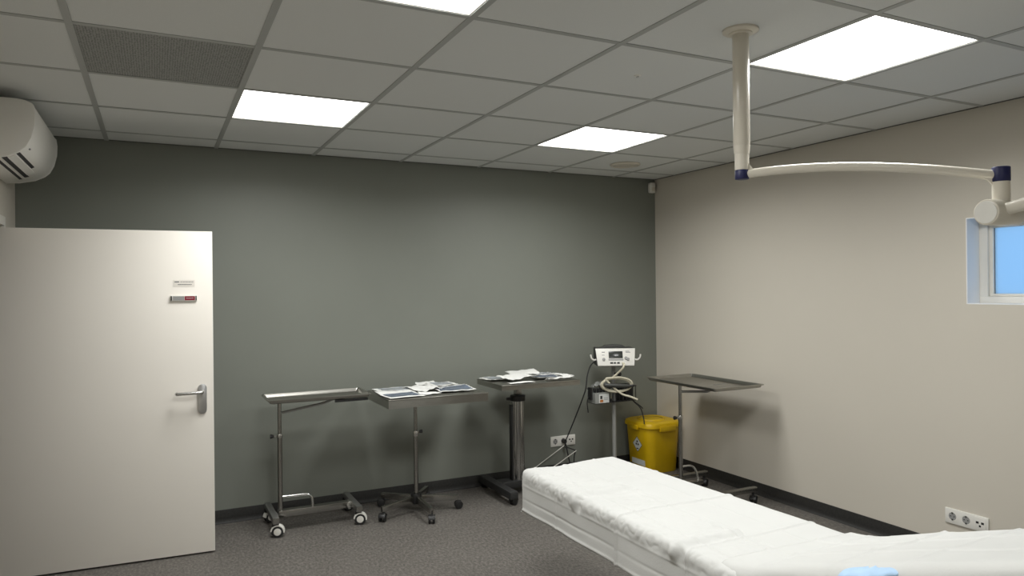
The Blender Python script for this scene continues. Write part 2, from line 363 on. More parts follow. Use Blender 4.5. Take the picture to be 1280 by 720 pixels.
# ------------------------------------------------------------------ ceiling lights
LAB = {(1, -2): 'square lit LED ceiling panel in front of the grey wall, left of centre',
       (4, -2): 'square lit LED ceiling panel nearest the corner and the round air valve',
       (1, -5): 'square lit LED ceiling panel cut off by the top edge of the photo',
       (1, -8): 'square lit LED ceiling panel above the photographer near the left wall',
       (4, -5): 'large looking lit LED ceiling panel beside the lamp pole'}
for (i, j) in LIGHTS:
    cx, cy = i*0.6+0.3, j*0.6+0.3
    t = thing('ceiling_light', (cx, cy, H_CEIL), LAB[(i, j)], 'ceiling light', group='recessed LED ceiling panels')
    a = 0.2975
    MB().box(-a, a, -a, a, 0.012, 0.05).build('housing', 'white_frame', t)
    MB().box(-a, a, -a, -a+0.014, 0.0028, 0.012).box(-a, a, a-0.014, a, 0.0028, 0.012).box(-a, -a+0.014, -a+0.014, a-0.014, 0.0028, 0.012).box(a-0.014, a, -a+0.014, a-0.014, 0.0028, 0.012).build('frame', 'white_frame', t)
    MB().box(-a+0.014, a-0.014, -a+0.014, a-0.014, 0.006, 0.012).build('diffuser', 'panel_glow', t)
    L = bpy.data.lights.new('panel_lamp', 'AREA'); L.shape = 'SQUARE'; L.size = 0.56; L.energy = PANEL_W; L.spread = PANEL_SPREAD; L.color = PANEL_COL
    lo = bpy.data.objects.new('panel_lamp', L); COL.objects.link(lo); lo.parent = t; lo.location = (0, 0, 0.0045)

# grey perforated air panel
t = thing('air_grille', (VENT[0]*0.6+0.3, VENT[1]*0.6+0.3, H_CEIL), 'dark grey perforated air grille panel set in the ceiling grid', 'air vent')
MB().box(-0.2965, 0.2965, -0.2965, 0.2965, 0.003, 0.02).build('perforated_plate', 'perforated_grey', t)
MB().box(-0.2965, 0.2965, -0.2965, -0.289, 0.0027, 0.004).box(-0.2965, 0.2965, 0.289, 0.2965, 0.0027, 0.004).box(-0.2965, -0.289, -0.289, 0.289, 0.0027, 0.004).box(0.289, 0.2965, -0.289, 0.289, 0.0027, 0.004).build('frame', 'dark_grey', t)
# round air valve
t = thing('air_valve', (3.337, -0.265, H_CEIL+0.003), 'round off white air valve in the ceiling near the corner', 'air vent')
MB().lathe([(0.080, 0), (0.108, 0), (0.112, -0.006), (0.104, -0.014), (0.088, -0.016), (0.080, -0.008)], n=36).build('ring', 'cream_paint', t)
MB().lathe([(0, -0.013), (0.045, -0.015), (0.070, -0.011), (0.074, -0.004), (0.068, 0.0)], n=36).build('disc', 'cream_paint', t)
t = thing('ceiling_sensor', (2.097, -2.098, H_CEIL+0.003), 'tiny round sensor in the middle of a ceiling tile', 'sensor')
MB().lathe([(0, -0.0045), (0.012, -0.004), (0.017, 0)], n=20).build('ring', 'white_plastic', t)
MB().sph((0, 0, -0.005), 0.006, n=12).build('lens', 'chrome', t)
t = thing('motion_detector', (3.972, 0.27, 2.245), 'small white motion detector in the upper wall corner', 'sensor')
MB().box(-0.026, 0.026, -0.045, 0, 0, 0.085, bev=0.010, seg=3).build('housing', 'white_plastic', t)
MB().box(-0.018, 0.018, -0.0475, -0.04, 0.012, 0.045, bev=0.003).build('lens', 'cream_paint', t)

# ------------------------------------------------------------------ wall air conditioner
t = thing('air_conditioner', (XL, -0.40, 2.04), 'white split air conditioner high on the left wall above the door', 'air conditioner')
prof = [(0.0, 0.270), (0.06, 0.277), (0.162, 0.277), (0.195, 0.272), (0.218, 0.262), (0.227, 0.251), (0.231, 0.215), (0.229, 0.165), (0.216, 0.108), (0.196, 0.068), (0.172, 0.046), (0.13, 0.024), (0.06, 0.008), (0.0, 0.004)]
MB().prism(prof, -0.385, 0.395, 'y', bev=0.004).build('casing', 'ac_white', t)
cap_prof = [(u*1.008, v+(v-0.14)*0.012) for u, v in prof]
MB().prism(cap_prof, -0.402, -0.386, 'y', bev=0.005).build('end_cap', 'ac_white', t)
MB().prism(cap_prof, 0.396, 0.404, 'y', bev=0.003).build('end_cap', 'ac_white', t)
# outlet on the underside: dark slots and vanes follow the slope of the bottom
def under(u):   # z of the underside at depth u
    P = [(0.0, 0.004), (0.06, 0.008), (0.13, 0.024), (0.172, 0.046), (0.196, 0.068)]
    for (a, za), (b, zb) in zip(P, P[1:]):
        if a <= u <= b: return za+(zb-za)*(u-a)/(b-a)
    return 0.068
def slot(u0, u1, y0, y1, d, name, mt):
    poly = [(u0, under(u0)-d), (u1, under(u1)-d), (u1, under(u1)+0.004), (u0, under(u0)+0.004)]
    return MB().prism(poly, y0, y1, 'y').build(name, mt, t)
slot(0.076, 0.094, -0.375, 0.28, 0.0012, 'outlet_slot', 'light_gap')
slot(0.104, 0.124, -0.375, 0.24, 0.0012, 'outlet_slot', 'light_gap')
slot(0.158, 0.171, -0.375, 0.05, 0.0012, 'outlet_slot', 'light_gap')
slot(0.126, 0.156, -0.375, 0.16, 0.005, 'vane', 'ac_white')
slot(0.092, 0.104, -0.375, 0.26, 0.004, 'vane', 'ac_white')
MB().cyl((0.200, -0.33, 0.068+0.003), (0.204, -0.33, 0.066), 0.004).build('indicator', 'grey_plastic', t)
# ------------------------------------------------------------------ wall sockets
def wall_socket(name, loc, rz, label):
    t = thing(name, loc, label, 'wall socket', rz=rz)
    MB().box(-0.1115, 0.1115, -0.010, 0, -0.040, 0.040, bev=0.004, seg=2).build('cover_plate', 'white_plastic', t)
    for k in (-1, 0):
        c = k*0.071
        M = Matrix.Translation((c, -0.0095, 0)) @ Matrix.Rotation(PI/2, 4, 'X')
        w = MB().lathe([(0.0205, -0.009), (0.0205, 0.0005), (0.0235, 0.0012), (0.0245, 0.0)], M=M, n=28).build('socket_well', 'white_plastic', t)
        MB().lathe([(0, 0.0008), (0.0200, 0.0008), (0.0200, 0.0002), (0, 0.0002)], M=M, n=28).build('socket_floor', 'grey_plastic', w)
        for q in (-1, 1):
            MB().cyl((c+q*0.0095, -0.0112, 0), (c+q*0.0095, -0.0100, 0), 0.003, n=10).build('pin_hole', 'black_plastic', w)
            MB().box(c-0.004, c+0.004, -0.0125, -0.0100, q*0.017-0.004, q*0.017+0.004).build('earth_clip', 'dark_grey', w)
    c = 0.071
    MB().box(c-0.030, c+0.030, -0.012, -0.009, -0.032, 0.032, bev=0.0015).build('data_insert', 'white_plastic', t)
    for q in ((c-0.020, c-0.006, -0.0126, -0.0115, 0.000, 0.011), (c+0.006, c+0.020, -0.0126, -0.0115, 0.000, 0.011), (c-0.005, c+0.005, -0.0126, -0.0115, -0.016, -0.006)):
        MB().box(*q).build('port', 'black_plastic', t)
    return t
wall_socket('wall_socket', (3.098, YB, 0.263), 0.0, 'white triple wall socket with a black plug on the grey wall')
wall_socket('wall_socket', (XR, -2.300, 0.232), -PI/2, 'white triple wall socket low on the right wall by the bed')

# ------------------------------------------------------------------ trolleys
def caster_wheel(kind):
    pass
def make_caster(parent, x, y, rz, style):
    """one swivel castor, its wheel axis along local y; origin on the floor"""
    if style == 'white':
        c = MB().box(-0.020, 0.020, -0.018, 0.018, 0.066, 0.090, bev=0.004).cyl((0, 0, 0.06), (0, 0, 0.10), 0.010).build('castor', 'black_plastic', parent)
        MB().cyl((0.012, -0.017, 0.035), (0.012, -0.006, 0.035), 0.035, n=26, bev=0.004).cyl((0.012, 0.006, 0.035), (0.012, 0.017, 0.035), 0.035, n=26, bev=0.004).build('tyre', 'rubber', c)
        MB().cyl((0.012, -0.0185, 0.035), (0.012, 0.0185, 0.035), 0.0215, n=26, bev=0.002).build('hub', 'white_plastic', c)
        pts = [(0.012+0.041*math.cos(a), 0.035+0.041*math.sin(a)) for a in [PI*(-0.05+k*0.085) for k in range(13)]]
        pts += [(0.012+0.033*math.cos(a), 0.035+0.033*math.sin(a)) for a in [PI*(-0.05+k*0.085) for k in range(12, -1, -1)]]
        MB().prism(pts, -0.0195, 0.0195, 'y', bev=0.002).build('wheel_guard', 'white_plastic', c)
    else:
        c = MB().cyl((0, 0, 0.045), (0, 0, 0.078), 0.009, n=12).box(-0.010, 0.028, -0.010, 0.010, 0.040, 0.056, bev=0.004).build('castor', 'black_plastic', parent)
        MB().cyl((0.012, -0.021, 0.026), (0.012, -0.006, 0.026), 0.026, n=24, bev=0.005).cyl((0.012, 0.006, 0.026), (0.012, 0.021, 0.026), 0.026, n=24, bev=0.005).build('wheel', 'black_plastic', c)
        pts = [(0.012+0.0285*math.cos(a), 0.026+0.0285*math.sin(a)) for a in [PI*(0.05+k*0.09) for k in range(11)]]
        pts += [(0.012+0.0245*math.cos(a), 0.026+0.0245*math.sin(a)) for a in [PI*(0.05+k*0.09) for k in range(10, -1, -1)]]
        MB().prism(pts, -0.022, 0.022, 'y', bev=0.002).build('hood', 'black_plastic', c)
    c.location = (x, y, 0); c.rotation_euler = (0, 0, rz)
    return c
def dished_tray(parent, x0, x1, y0, y1, ztop, depth, th=0.002, flange=0.012):
    m = MB(); b = bmesh.new()
    def ring(inset, z, r, n=5):
        vs_ = []
        for cx, cy, a0 in ((x1-inset-r, y1-inset-r, 0), (x0+inset+r, y1-inset-r, PI/2), (x0+inset+r, y0+inset+r, PI), (x1-inset-r, y0+inset+r, 1.5*PI)):
            for k in range(n+1):
                a = a0+PI/2*k/n; vs_.append(b.verts.new((cx+r*math.cos(a), cy+r*math.sin(a), z)))
        return vs_
    R = [ring(0, ztop-0.006, 0.012), ring(0, ztop, 0.012), ring(flange, ztop, 0.010), ring(flange+0.008, ztop-depth+0.004, 0.012), ring(flange+0.013, ztop-depth, 0.010)]
    low = [ring(flange+0.010, ztop-depth-th, 0.010), ring(flange+0.003, ztop-depth+0.002, 0.010), ring(flange-0.003, ztop-th, 0.010), ring(th, ztop-th, 0.010), ring(th, ztop-0.006, 0.010)]
    N = len(R[0])
    def bridge(A, B):
        for k in range(N): b.faces.new((A[k], A[(k+1) % N], B[(k+1) % N], B[k]))
    for A, B in zip(R, R[1:]): bridge(A, B)
    b.faces.new(R[-1])
    b.faces.new(low[0][::-1])
    for A, B in zip(low, low[1:]): bridge(A, B)
    bridge(low[-1], R[0])
    bmesh.ops.recalc_face_normals(b, faces=b.faces); m._take(b)
    return m.build('tray', 'steel_tray', parent)
def skirted_top(parent, x0, x1, y0, y1, ztop, skirt, mt='steel_tray'):
    m = MB()
    m.box(x0, x1, y0, y1, ztop-0.012, ztop, bev=0.003)
    m.box(x0+0.0005, x1-0.0005, y0+0.0005, y0+0.0025, ztop-skirt, ztop-0.004).box(x0+0.0005, x1-0.0005, y1-0.0025, y1-0.0005, ztop-skirt, ztop-0.004)
    m.box(x0+0.0005, x0+0.0025, y0+0.0025, y1-0.0025, ztop-skirt, ztop-0.004).box(x1-0.0025, x1-0.0005, y0+0.0025, y1-0.0025, ztop-skirt, ztop-0.004)
    return m.build('tray', mt, parent)
def star_knob(parent, p0, p1, r):
    k = MB().cyl(p0, p1, 0.005, n=10).build('knob_screw', 'chrome', parent)
    p0 = Vector(p0); p1 = Vector(p1); d = (p1-p0).normalized()
    MB().cyl(p1-d*0.002, p1+d*0.020, r*0.65, r, n=8, bev=0.003).build('knob', 'black_plastic', parent)

# --- trolley with the empty tray beside the door
t = thing('instrument_trolley', (0.92, -0.05, 0), 'empty steel overbed instrument trolley on white castors nearest the door', 'trolley', group='instrument trolleys along the walls')
dished_tray(t, -0.092, 0.520, -0.195, 0.110, 0.822, 0.022)
MB().tube([(0, 0, 0.11), (0, 0, 0.58)], 0.0145, n=18).build('pole', 'steel', t)
MB().tube([(0, 0, 0.56), (0, 0, 0.797)], 0.0115, n=18).build('inner_pole', 'steel', t)
MB().cyl((0, 0, 0.565), (0, 0, 0.590), 0.018, bev=0.002).build('collar', 'chrome', t)
star_knob(t, (-0.012, 0, 0.577), (-0.036, 0, 0.577), 0.014)
MB().tube(fillet([(0, 0, 0.715), (0.26, -0.06, 0.765), (0.32, -0.06, 0.790), (0.47, -0.06, 0.790)], 0.06), 0.0075, n=12).build('tray_arm', 'grey_tube', t)
MB().box(0.30, 0.50, -0.178, -0.160, 0.780, 0.795).box(0.30, 0.50, 0.075, 0.093, 0.780, 0.795).box(0.33, 0.36, -0.16, 0.075, 0.782, 0.796).build('tray_support', 'black_powder', t)
MB().tube(fillet([(0, 0, 0.205), (0.19, -0.01, 0.205), (0.19, -0.01, 0.10)], 0.07, 8), 0.008, n=12).build('foot_bar', 'chrome', t)
MB().box(-0.012, 0.435, -0.025, 0.025, 0.085, 0.125, bev=0.002).build('cross_beam', 'steel', t)
for x in (-0.045, 0.450):
    MB().box(x-0.018, x+0.018, -0.135, 0.225, 0.085, 0.120, bev=0.002).build('base_leg', 'grey_tube', t)
    MB().box(x-0.017, x+0.017, -0.1405, -0.135, 0.0855, 0.1195).build('end_cap', 'steel', t)
MB().cyl((0.42, -0.03, 0.105), (0.42, 0.03, 0.105), 0.022, bev=0.003).build('joint', 'chrome', t)
for x, y, a in ((-0.045, -0.108, 2.9), (0.450, -0.108, 2.85), (-0.045, 0.195, 0.3), (0.450, 0.195, 0.5)): make_caster(t, x, y, a-PI if a > 2 else a, 'white')

# --- trolley on a five-star base with packets
t = thing('instrument_trolley', (1.775, -0.05, 0), 'steel trolley on a five legged black castor base with packets on top', 'trolley', group='instrument trolleys along the walls')
skirted_top(t, -0.275, 0.385, -0.345, 0.130, 0.795, 0.056)
MB().tube([(0, -0.03, 0.05), (0, -0.03, 0.52)], 0.0145, n=18).build('pole', 'steel', t)
MB().tube([(0, -0.03, 0.50), (0, -0.03, 0.785)], 0.0115, n=18).build('inner_pole', 'steel', t)
MB().cyl((0, -0.03, 0.495), (0, -0.03, 0.530), 0.0195, bev=0.002).build('collar', 'chrome', t)
star_knob(t, (0.014, -0.03, 0.522), (0.026, -0.03, 0.522), 0.013)
MB().box(-0.15, 0.22, -0.05, -0.01, 0.755, 0.782).build('tray_support', 'grey_tube', t)
MB().cyl((0, -0.03, 0.055), (0, -0.03, 0.120), 0.036, bev=0.004).build('hub', 'black_plastic', t)
for k in range(5):
    a = math.radians(-16+72*k); r0, r1 = 0.03, 0.275
    M = Matrix.Translation((0, -0.03, 0)) @ Matrix.Rotation(a, 4, 'Z')
    lg = MB().prism([(r0, 0.060), (r1, 0.058), (r1, 0.092), (r0, 0.108)], -0.013, 0.013, 'y', bev=0.002, M=M).build('base_leg', 'steel', t)
    make_caster(t, (r1-0.008)*math.cos(a), -0.03+(r1-0.008)*math.sin(a), a+random.uniform(-0.9, 0.9), 'black')

# --- column table with packets
t = thing('column_table', (2.57, 0.0, 0), 'steel table on one thick telescopic column with black base and loose pouches', 'trolley', group='instrument trolleys along the walls')
skirted_top(t, -0.250, 0.365, -0.262, 0.150, 0.810, 0.036)
MB().cyl((0, 0, 0.09), (0, 0, 0.66), 0.047, n=40).build('column', 'column_steel', t)
for k in range(4):
    a = -2.75+k*0.55; MB().cyl((0.046*math.cos(a), 0.046*math.sin(a), 0.09), (0.046*math.cos(a), 0.046*math.sin(a), 0.655), 0.0055, n=10).build('column_rib', 'column_steel', t)
MB().box(-0.060, -0.040, -0.02, 0.02, 0.09, 0.63, bev=0.003).build('dark_strip', 'black_plastic', t)  # black strip along the left side of the column
MB().cyl((0, 0, 0.655), (0, 0, 0.695), 0.055, n=32, bev=0.004).build('collar', 'black_plastic', t)
MB().box(-0.088, -0.04, -0.012, 0.012, 0.662, 0.682, bev=0.004).build('lever', 'black_plastic', t)
MB().box(-0.022, 0.022, -0.022, 0.022, 0.69, 0.78, bev=0.002).build('neck', 'steel', t)
MB().box(-0.20, 0.31, -0.03, 0.03, 0.770, 0.797).build('tray_support', 'grey_tube', t)
for x in (-0.180, 0.210):
    MB().box(x-0.030, x+0.030, -0.295, 0.235, 0.045, 0.095, bev=0.004).build('base_leg', 'black_powder', t)
    for y in (-0.262, 0.205): make_caster(t, x, y, 0.4, 'black')
MB().box(-0.150, 0.180, -0.055, 0.055, 0.048, 0.095, bev=0.003).build('cross_beam', 'black_powder', t)

# --- trolley by the right wall
t = thing('instrument_trolley', (3.49, -0.67, 0), 'empty steel instrument trolley standing by the right wall beside the yellow bin', 'trolley', group='instrument trolleys along the walls')
dished_tray(t, -0.035, 0.400, -0.380, 0.345, 0.802, 0.022)
MB().tube([(0, 0, 0.10), (0, 0, 0.56)], 0.0145, n=18).build('pole', 'steel', t)
MB().tube([(0, 0, 0.54), (0, 0, 0.777)], 0.0115, n=18).build('inner_pole', 'steel', t)
MB().cyl((0, 0, 0.545), (0, 0, 0.570), 0.018, bev=0.002).build('collar', 'chrome', t)
star_knob(t, (-0.012, 0.0, 0.557), (-0.034, 0.0, 0.557), 0.015)
MB().tube(fillet([(0, 0, 0.735), (0.17, -0.10, 0.735), (0.19, -0.11, 0.776), (0.32, -0.11, 0.776)], 0.03), 0.0085, n=12).build('tray_arm', 'grey_tube', t)
MB().box(0.16, 0.18, -0.30, 0.26, 0.772, 0.7795).box(0.30, 0.32, -0.30, 0.26, 0.772, 0.7795).build('tray_support', 'grey_tube', t)
MB().tube(fillet([(0, 0, 0.215), (0.12, 0.0, 0.215), (0.14, -0.02, 0.10)], 0.07, 8), 0.008, n=12).build('foot_bar', 'chrome', t)
MB().box(-0.018, 0.018, -0.34, 0.17, 0.080, 0.118, bev=0.002).build('cross_beam', 'steel', t)
MB().box(0.0, 0.17, -0.035, 0.0, 0.082, 0.112, bev=0.002).build('foot_bar_bracket', 'steel', t)
for y in (0.150, -0.330):
    MB().box(-0.05, 0.360, y-0.016, y+0.016, 0.080, 0.113, bev=0.002).build('base_leg', 'steel', t)
    for x in (-0.03, 0.335): make_caster(t, x, y, 0.5 if x > 0 else -0.2, 'black')

# ------------------------------------------------------------------ sterile pouches on the two tables
def pouch(loc, w, h, rz, label, film='film_blue', fw=0.0, curl=0.006, seed=0, crump=0.004, film_rect=(0.14, 0.86, 0.15, 0.9), group='sterile pouches on the trolleys', tilt=(0, 0)):
    t = thing('sterile_pouch', loc, label, 'pouch', rz=rz, group=group)
    def hgt(u, v):
        n = noise.noise(Vector((u*2.3+seed*3.1, v*2.3-seed*1.7, seed)))*crump*1.3+noise.noise(Vector((u*6+seed, v*6, seed*2.0)))*crump*0.6
        e = max(abs(u-0.5), abs(v-0.5))*2
        c = min(1.0, 0.028/max(curl*8, 1e-6))*curl*max(0, (u-0.5)*2*math.cos(seed*2.1)+(v-0.5)*2*math.sin(seed*2.1)-0.45)**2*3
        return 0.004+crump*1.2+n*(0.45+0.55*e)+c+tilt[0]*u+tilt[1]*v
    def P(u, v, dz=0): return ((u-0.5)*w+0.006*noise.noise(Vector((v*3, seed, 0))), (v-0.5)*h+0.006*noise.noise(Vector((u*3, seed+5, 0))), max(0.0015, hgt(u, v))+dz)
    o = MB().grid(lambda u, v: P(u, v), 16, 14).build('paper_back', 'paper', t, angle=60)
    sm = o.modifiers.new('thickness', 'SOLIDIFY'); sm.thickness = 0.0012; sm.offset = -1
    a0, a1, b0, b1 = film_rect
    if film:
        MB().grid(lambda u, v: P(a0+(a1-a0)*u, b0+(b1-b0)*v, 0.0016), 14, 12).build('film_window', film, t, angle=60)
    return t
ZT = 0.7955
pouch((1.620, -0.235, ZT), 0.235, 0.290, 0.06, 'flat pouch with a dark blue film at the left end of the five legged trolley', seed=1, curl=0.008, crump=0.003, film_rect=(0.08, 0.92, 0.12, 0.62))
pouch((1.650, -0.02, ZT), 0.260, 0.170, -0.05, 'white pouch lying behind the dark blue film pouch, back left of the five legged trolley', film='film_pale', seed=2, curl=0.012, crump=0.005)
pouch((1.830, -0.090, ZT), 0.190, 0.230, 0.35, 'crumpled all white pouch in the middle of the five legged trolley', film=None, seed=3, curl=0.03, crump=0.011)
pouch((1.795, -0.300, ZT), 0.130, 0.075, 0.15, 'small white packet at the front edge of the five legged trolley', film=None, seed=4, curl=0.004, crump=0.004)
pouch((1.900, 0.060, ZT), 0.130, 0.110, -0.15, 'white folded packet raised at the back edge of the five legged trolley', film=None, seed=5, curl=0.03, crump=0.006, tilt=(0.008, 0.012))
pouch((2.000, -0.180, ZT), 0.240, 0.270, -0.10, 'pouch with steel blue film at the right end of the five legged trolley', seed=6, curl=0.008, crump=0.007, film_rect=(0.05, 0.95, 0.10, 0.80))
pouch((1.990, -0.005, ZT+0.012), 0.180, 0.140, 0.1, 'white pouch overlapping the steel blue one, back right of the five legged trolley', film='film_pale', seed=7, curl=0.012, crump=0.004)
ZC = 0.8105
pouch((2.430, 0.040, ZC), 0.200, 0.200, 0.05, 'flat greyish white pouch at the left end of the column table', film='film_pale', seed=11, curl=0.006, crump=0.004)
pouch((2.530, -0.085, ZC+0.008), 0.250, 0.190, 0.25, 'big crumpled white pouch on the front left of the column table', film=None, seed=12, curl=0.02, crump=0.012, tilt=(0.006, 0.004))
pouch((2.485, -0.228, ZC), 0.190, 0.060, 0.08, 'narrow white strip packet along the front edge of the column table', film=None, seed=13, curl=0.0, crump=0.003)
pouch((2.640, 0.060, ZC+0.012), 0.220, 0.160, -0.2, 'white pouch with raised corner at the back middle of the column table', film=None, seed=14, curl=0.03, crump=0.009, tilt=(0.01, 0.012))
pouch((2.765, -0.040, ZC), 0.190, 0.230, -0.15, 'pouch with blue grey film right of centre on the column table', seed=15, curl=0.008, crump=0.007, film_rect=(0.05, 0.95, 0.12, 0.95))
pouch((2.830, 0.060, ZC+0.008), 0.150, 0.120, 0.2, 'pale film pouch at the back right of the column table', film='film_pale', seed=16, curl=0.01, crump=0.004)
pouch((2.800, -0.205, ZC), 0.210, 0.065, 0.12, 'small white packet at the front right edge of the column table', film=None, seed=17, curl=0.01, crump=0.007, tilt=(0.006, 0.0))
pouch((2.900, -0.080, ZC), 0.070, 0.160, 0.3, 'white packet with turned up end at the far right of the column table', film=None, seed=18, curl=0.02, crump=0.007, tilt=(0.0, 0.008))

# ------------------------------------------------------------------ treatment device on its pole stand
DX, DY = 3.40, 0.0
t = thing('device_stand', (DX, DY, 0), 'grey pole stand carrying the white device and a black basket', 'stand')
MB().tube([(0, 0, 0.05), (0, 0, 0.862)], 0.0155, n=18).build('pole', 'stand_grey', t)
MB().cyl((0, 0, 0.045), (0, 0, 0.105), 0.034, bev=0.004).build('hub', 'black_plastic', t)
for k in range(5):
    a = math.radians(90+72*k); M = Matrix.Rotation(a, 4, 'Z')
    MB().prism([(0.025, 0.060), (0.215, 0.058), (0.215, 0.080), (0.025, 0.098)], -0.014, 0.014, 'y', bev=0.002, M=M).build('base_leg', 'black_powder', t)
    make_caster(t, 0.200*math.cos(a), 0.200*math.sin(a), a+0.7, 'black')
MB().box(-0.10, 0.10, -0.07, 0.07, 0.856, 0.8645, bev=0.002, M=Matrix.Rotation(-0.45, 4, 'Z')).build('device_plate', 'grey_tube', t)
bk = MB().box(-0.075, 0.165, -0.055, 0.085, 0.585, 0.590).build('basket', 'black_powder', t)
m = MB()
for x0 in [k*0.030-0.075 for k in range(9)]:
    m.box(x0-0.002, x0+0.002, -0.057, -0.053, 0.585, 0.700); m.box(x0-0.002, x0+0.002, 0.083, 0.087, 0.585, 0.700)
for y0 in (-0.015, 0.025, 0.06):
    m.box(-0.077, -0.073, y0-0.002, y0+0.002, 0.585, 0.700); m.box(0.163, 0.167, y0-0.002, y0+0.002, 0.585, 0.700)
m.build('basket_wire', 'black_powder', bk)
MB().box(-0.079, 0.169, -0.059, -0.052, 0.696, 0.703).box(-0.079, 0.169, 0.082, 0.089, 0.696, 0.703).box(-0.079, -0.072, -0.052, 0.082, 0.696, 0.703).box(0.162, 0.169, -0.052, 0.082, 0.696, 0.703).build('basket_rim', 'black_powder', bk)
MB().box(0.045, 0.060, -0.050, 0.080, 0.592, 0.690).box(0.075, 0.150, -0.045, 0.075, 0.592, 0.680, bev=0.004).build('basket_back_panel', 'black_plastic', bk)
hk = MB().cyl((0, -0.010, 0.80), (0, -0.075, 0.80), 0.008, n=12).cyl((0, -0.070, 0.80), (0, -0.082, 0.80), 0.016, n=14).build('hook', 'black_plastic', t)
# side bin with clear walls
sb = thing('sample_bin', (DX-0.145, DY-0.005, 0.585), 'small clear bin with a white and orange label left of the pole', 'bin')
MB().box(-0.065, 0.062, -0.055, 0.055, 0.0, 0.004).box(-0.065, 0.062, -0.055, -0.052, 0.0, 0.085).box(-0.065, 0.062, 0.052, 0.055, 0.0, 0.085).box(-0.065, -0.062, -0.052, 0.052, 0.0, 0.085).box(0.059, 0.062, -0.052, 0.052, 0.0, 0.085).build('shell', 'clear_plastic', sb)
lb = MB().box(-0.030, 0.058, -0.0565, -0.055, 0.006, 0.072).build('label_card', 'label_white', sb)
MB().box(-0.020, -0.002, -0.0575, -0.0562, 0.036, 0.060).build('label_mark', 'label_black', lb)
MB().box(-0.022, 0.006, -0.0575, -0.0562, 0.012, 0.030).build('label_mark', 'label_orange', lb)
for z0 in (0.040, 0.028): MB().box(0.012, 0.050, -0.0575, -0.0562, z0, z0+0.004).build('label_mark', 'grey_plastic', lb)
MB().box(-0.080, -0.065, -0.02, 0.02, 0.03, 0.12).build('clamp', 'black_plastic', sb)
for k, (u, r) in enumerate(((-0.045, 0.012), (-0.015, 0.010), (0.012, 0.012), (0.040, 0.010))):
    tc_ = tag(MB().cyl((0, 0, 0), (0, 0, 0.020), r, r*0.92, n=12, bev=0.002).cyl((0, 0, -0.090), (0, 0, 0), r*0.82, n=12).build('vial', 'black_plastic'),
        ('leftmost', 'second', 'third', 'rightmost')[k]+' black capped vial from the left in the clear bin', 'vial', 'black capped vials in the clear bin')
    tc_.location = (DX-0.145+u, DY-0.02, 0.681)
# crumpled wrapper on the bin
w = thing('plastic_wrapper', (DX-0.125, DY+0.012, 0.695), 'crumpled clear wrapper sticking out of the small clear bin', 'wrapper')
MB().grid(lambda u, v: ((u-0.5)*0.13, (v-0.5)*0.045+0.012*noise.noise(Vector((u*4, v*4, 3))), 0.010+0.05*abs(noise.noise(Vector((u*4.5, v*5, 1))))+0.02*u), 16, 10).build('film', 'clear_plastic', w, angle=60)

# the device: tilted white front with screen, knobs and hose holders
RZ = -0.45
d = thing('treatment_device', (DX, DY, 0.868), 'white treatment console with small screen on top of the grey pole', 'medical device', rz=RZ); d.scale = (0.80, 0.79, 0.86)
bp = [(-0.155, 0.012), (-0.105, 0.152), (0.085, 0.152), (0.100, 0.142), (0.100, 0.010), (0.09, 0.0), (-0.145, 0.0)]
MB().prism([(y, z) for y, z in bp], -0.182, 0.182, 'x', bev=0.006).build('casing', 'dark_grey', d)
# front plate follows the tilt
n0 = Vector((0, -0.155, 0.012)); tv = Vector((0, 0.050, 0.140)).normalized(); nv = Vector((0, -tv.z, tv.y))
MF = Matrix((( 1, 0, 0, 0), (0, tv.y, nv.y, n0.y), (0, tv.z, nv.z, n0.z), (0, 0, 0, 1)))   # local: x, up the plate, outward
def fpoly(w0, w1, h0, h1): return [(-w0, h0), (w0, h0), (w1, h1), (-w1, h1)]
fp = MB().prism(fpoly(0.172, 0.188, -0.012, 0.145), 0.0, 0.010, 'z', bev=0.004, M=MF).build('front_panel', 'white_plastic', d)
MB().prism(fpoly(0.066, 0.066, 0.055, 0.118), 0.0095, 0.0125, 'z', bev=0.002, M=MF).build('screen', 'screen', fp)
MB().prism(fpoly(0.070, 0.070, 0.034, 0.050), 0.0095, 0.0115, 'z', M=MF).build('button_strip', 'grey_plastic', fp)
for x, y in ((-0.115, 0.045), (0.095, 0.055), (0.115, 0.045)):
    MB().cyl((x, y, 0.009), (x, y, 0.020), 0.014, n=18, bev=0.002, M=MF).build('dial', 'grey_plastic', fp)
for x, w_ in ((-0.042, 0.014), (-0.012, 0.010), (0.022, 0.012)):
    MB().box(x-w_, x+w_, 0.006, 0.020, 0.009, 0.014, bev=0.001, M=MF).build('port', 'black_plastic', fp)
for q in ((-0.130, -0.100, 0.108, 0.114), (0.095, 0.140, 0.106, 0.111), (0.095, 0.130, 0.116, 0.120), (-0.130, -0.105, 0.082, 0.086)):
    MB().box(*q, 0.0095, 0.0108, M=MF).build('printed_mark', 'ink', fp)
MB().prism([(-0.120, 0.150), (-0.085, 0.172), (0.0, 0.178), (0.085, 0.172), (0.120, 0.150)], -0.03, 0.05, 'y', bev=0.003).build('carry_handle', 'dark_grey', d)
for s in (-1, 1):
    MB().tube(spline([(s*0.178, -0.12, 0.055), (s*0.205, -0.13, 0.052), (s*0.228, -0.135, 0.070), (s*0.236, -0.135, 0.100)], 6), 0.0075, n=10).build('hose_holder', 'white_plastic', d)
for x in (-0.12, 0.12):
    MB().cyl((x, -0.08, -0.004), (x, -0.08, 0.004), 0.014, n=14).build('foot', 'rubber', d)
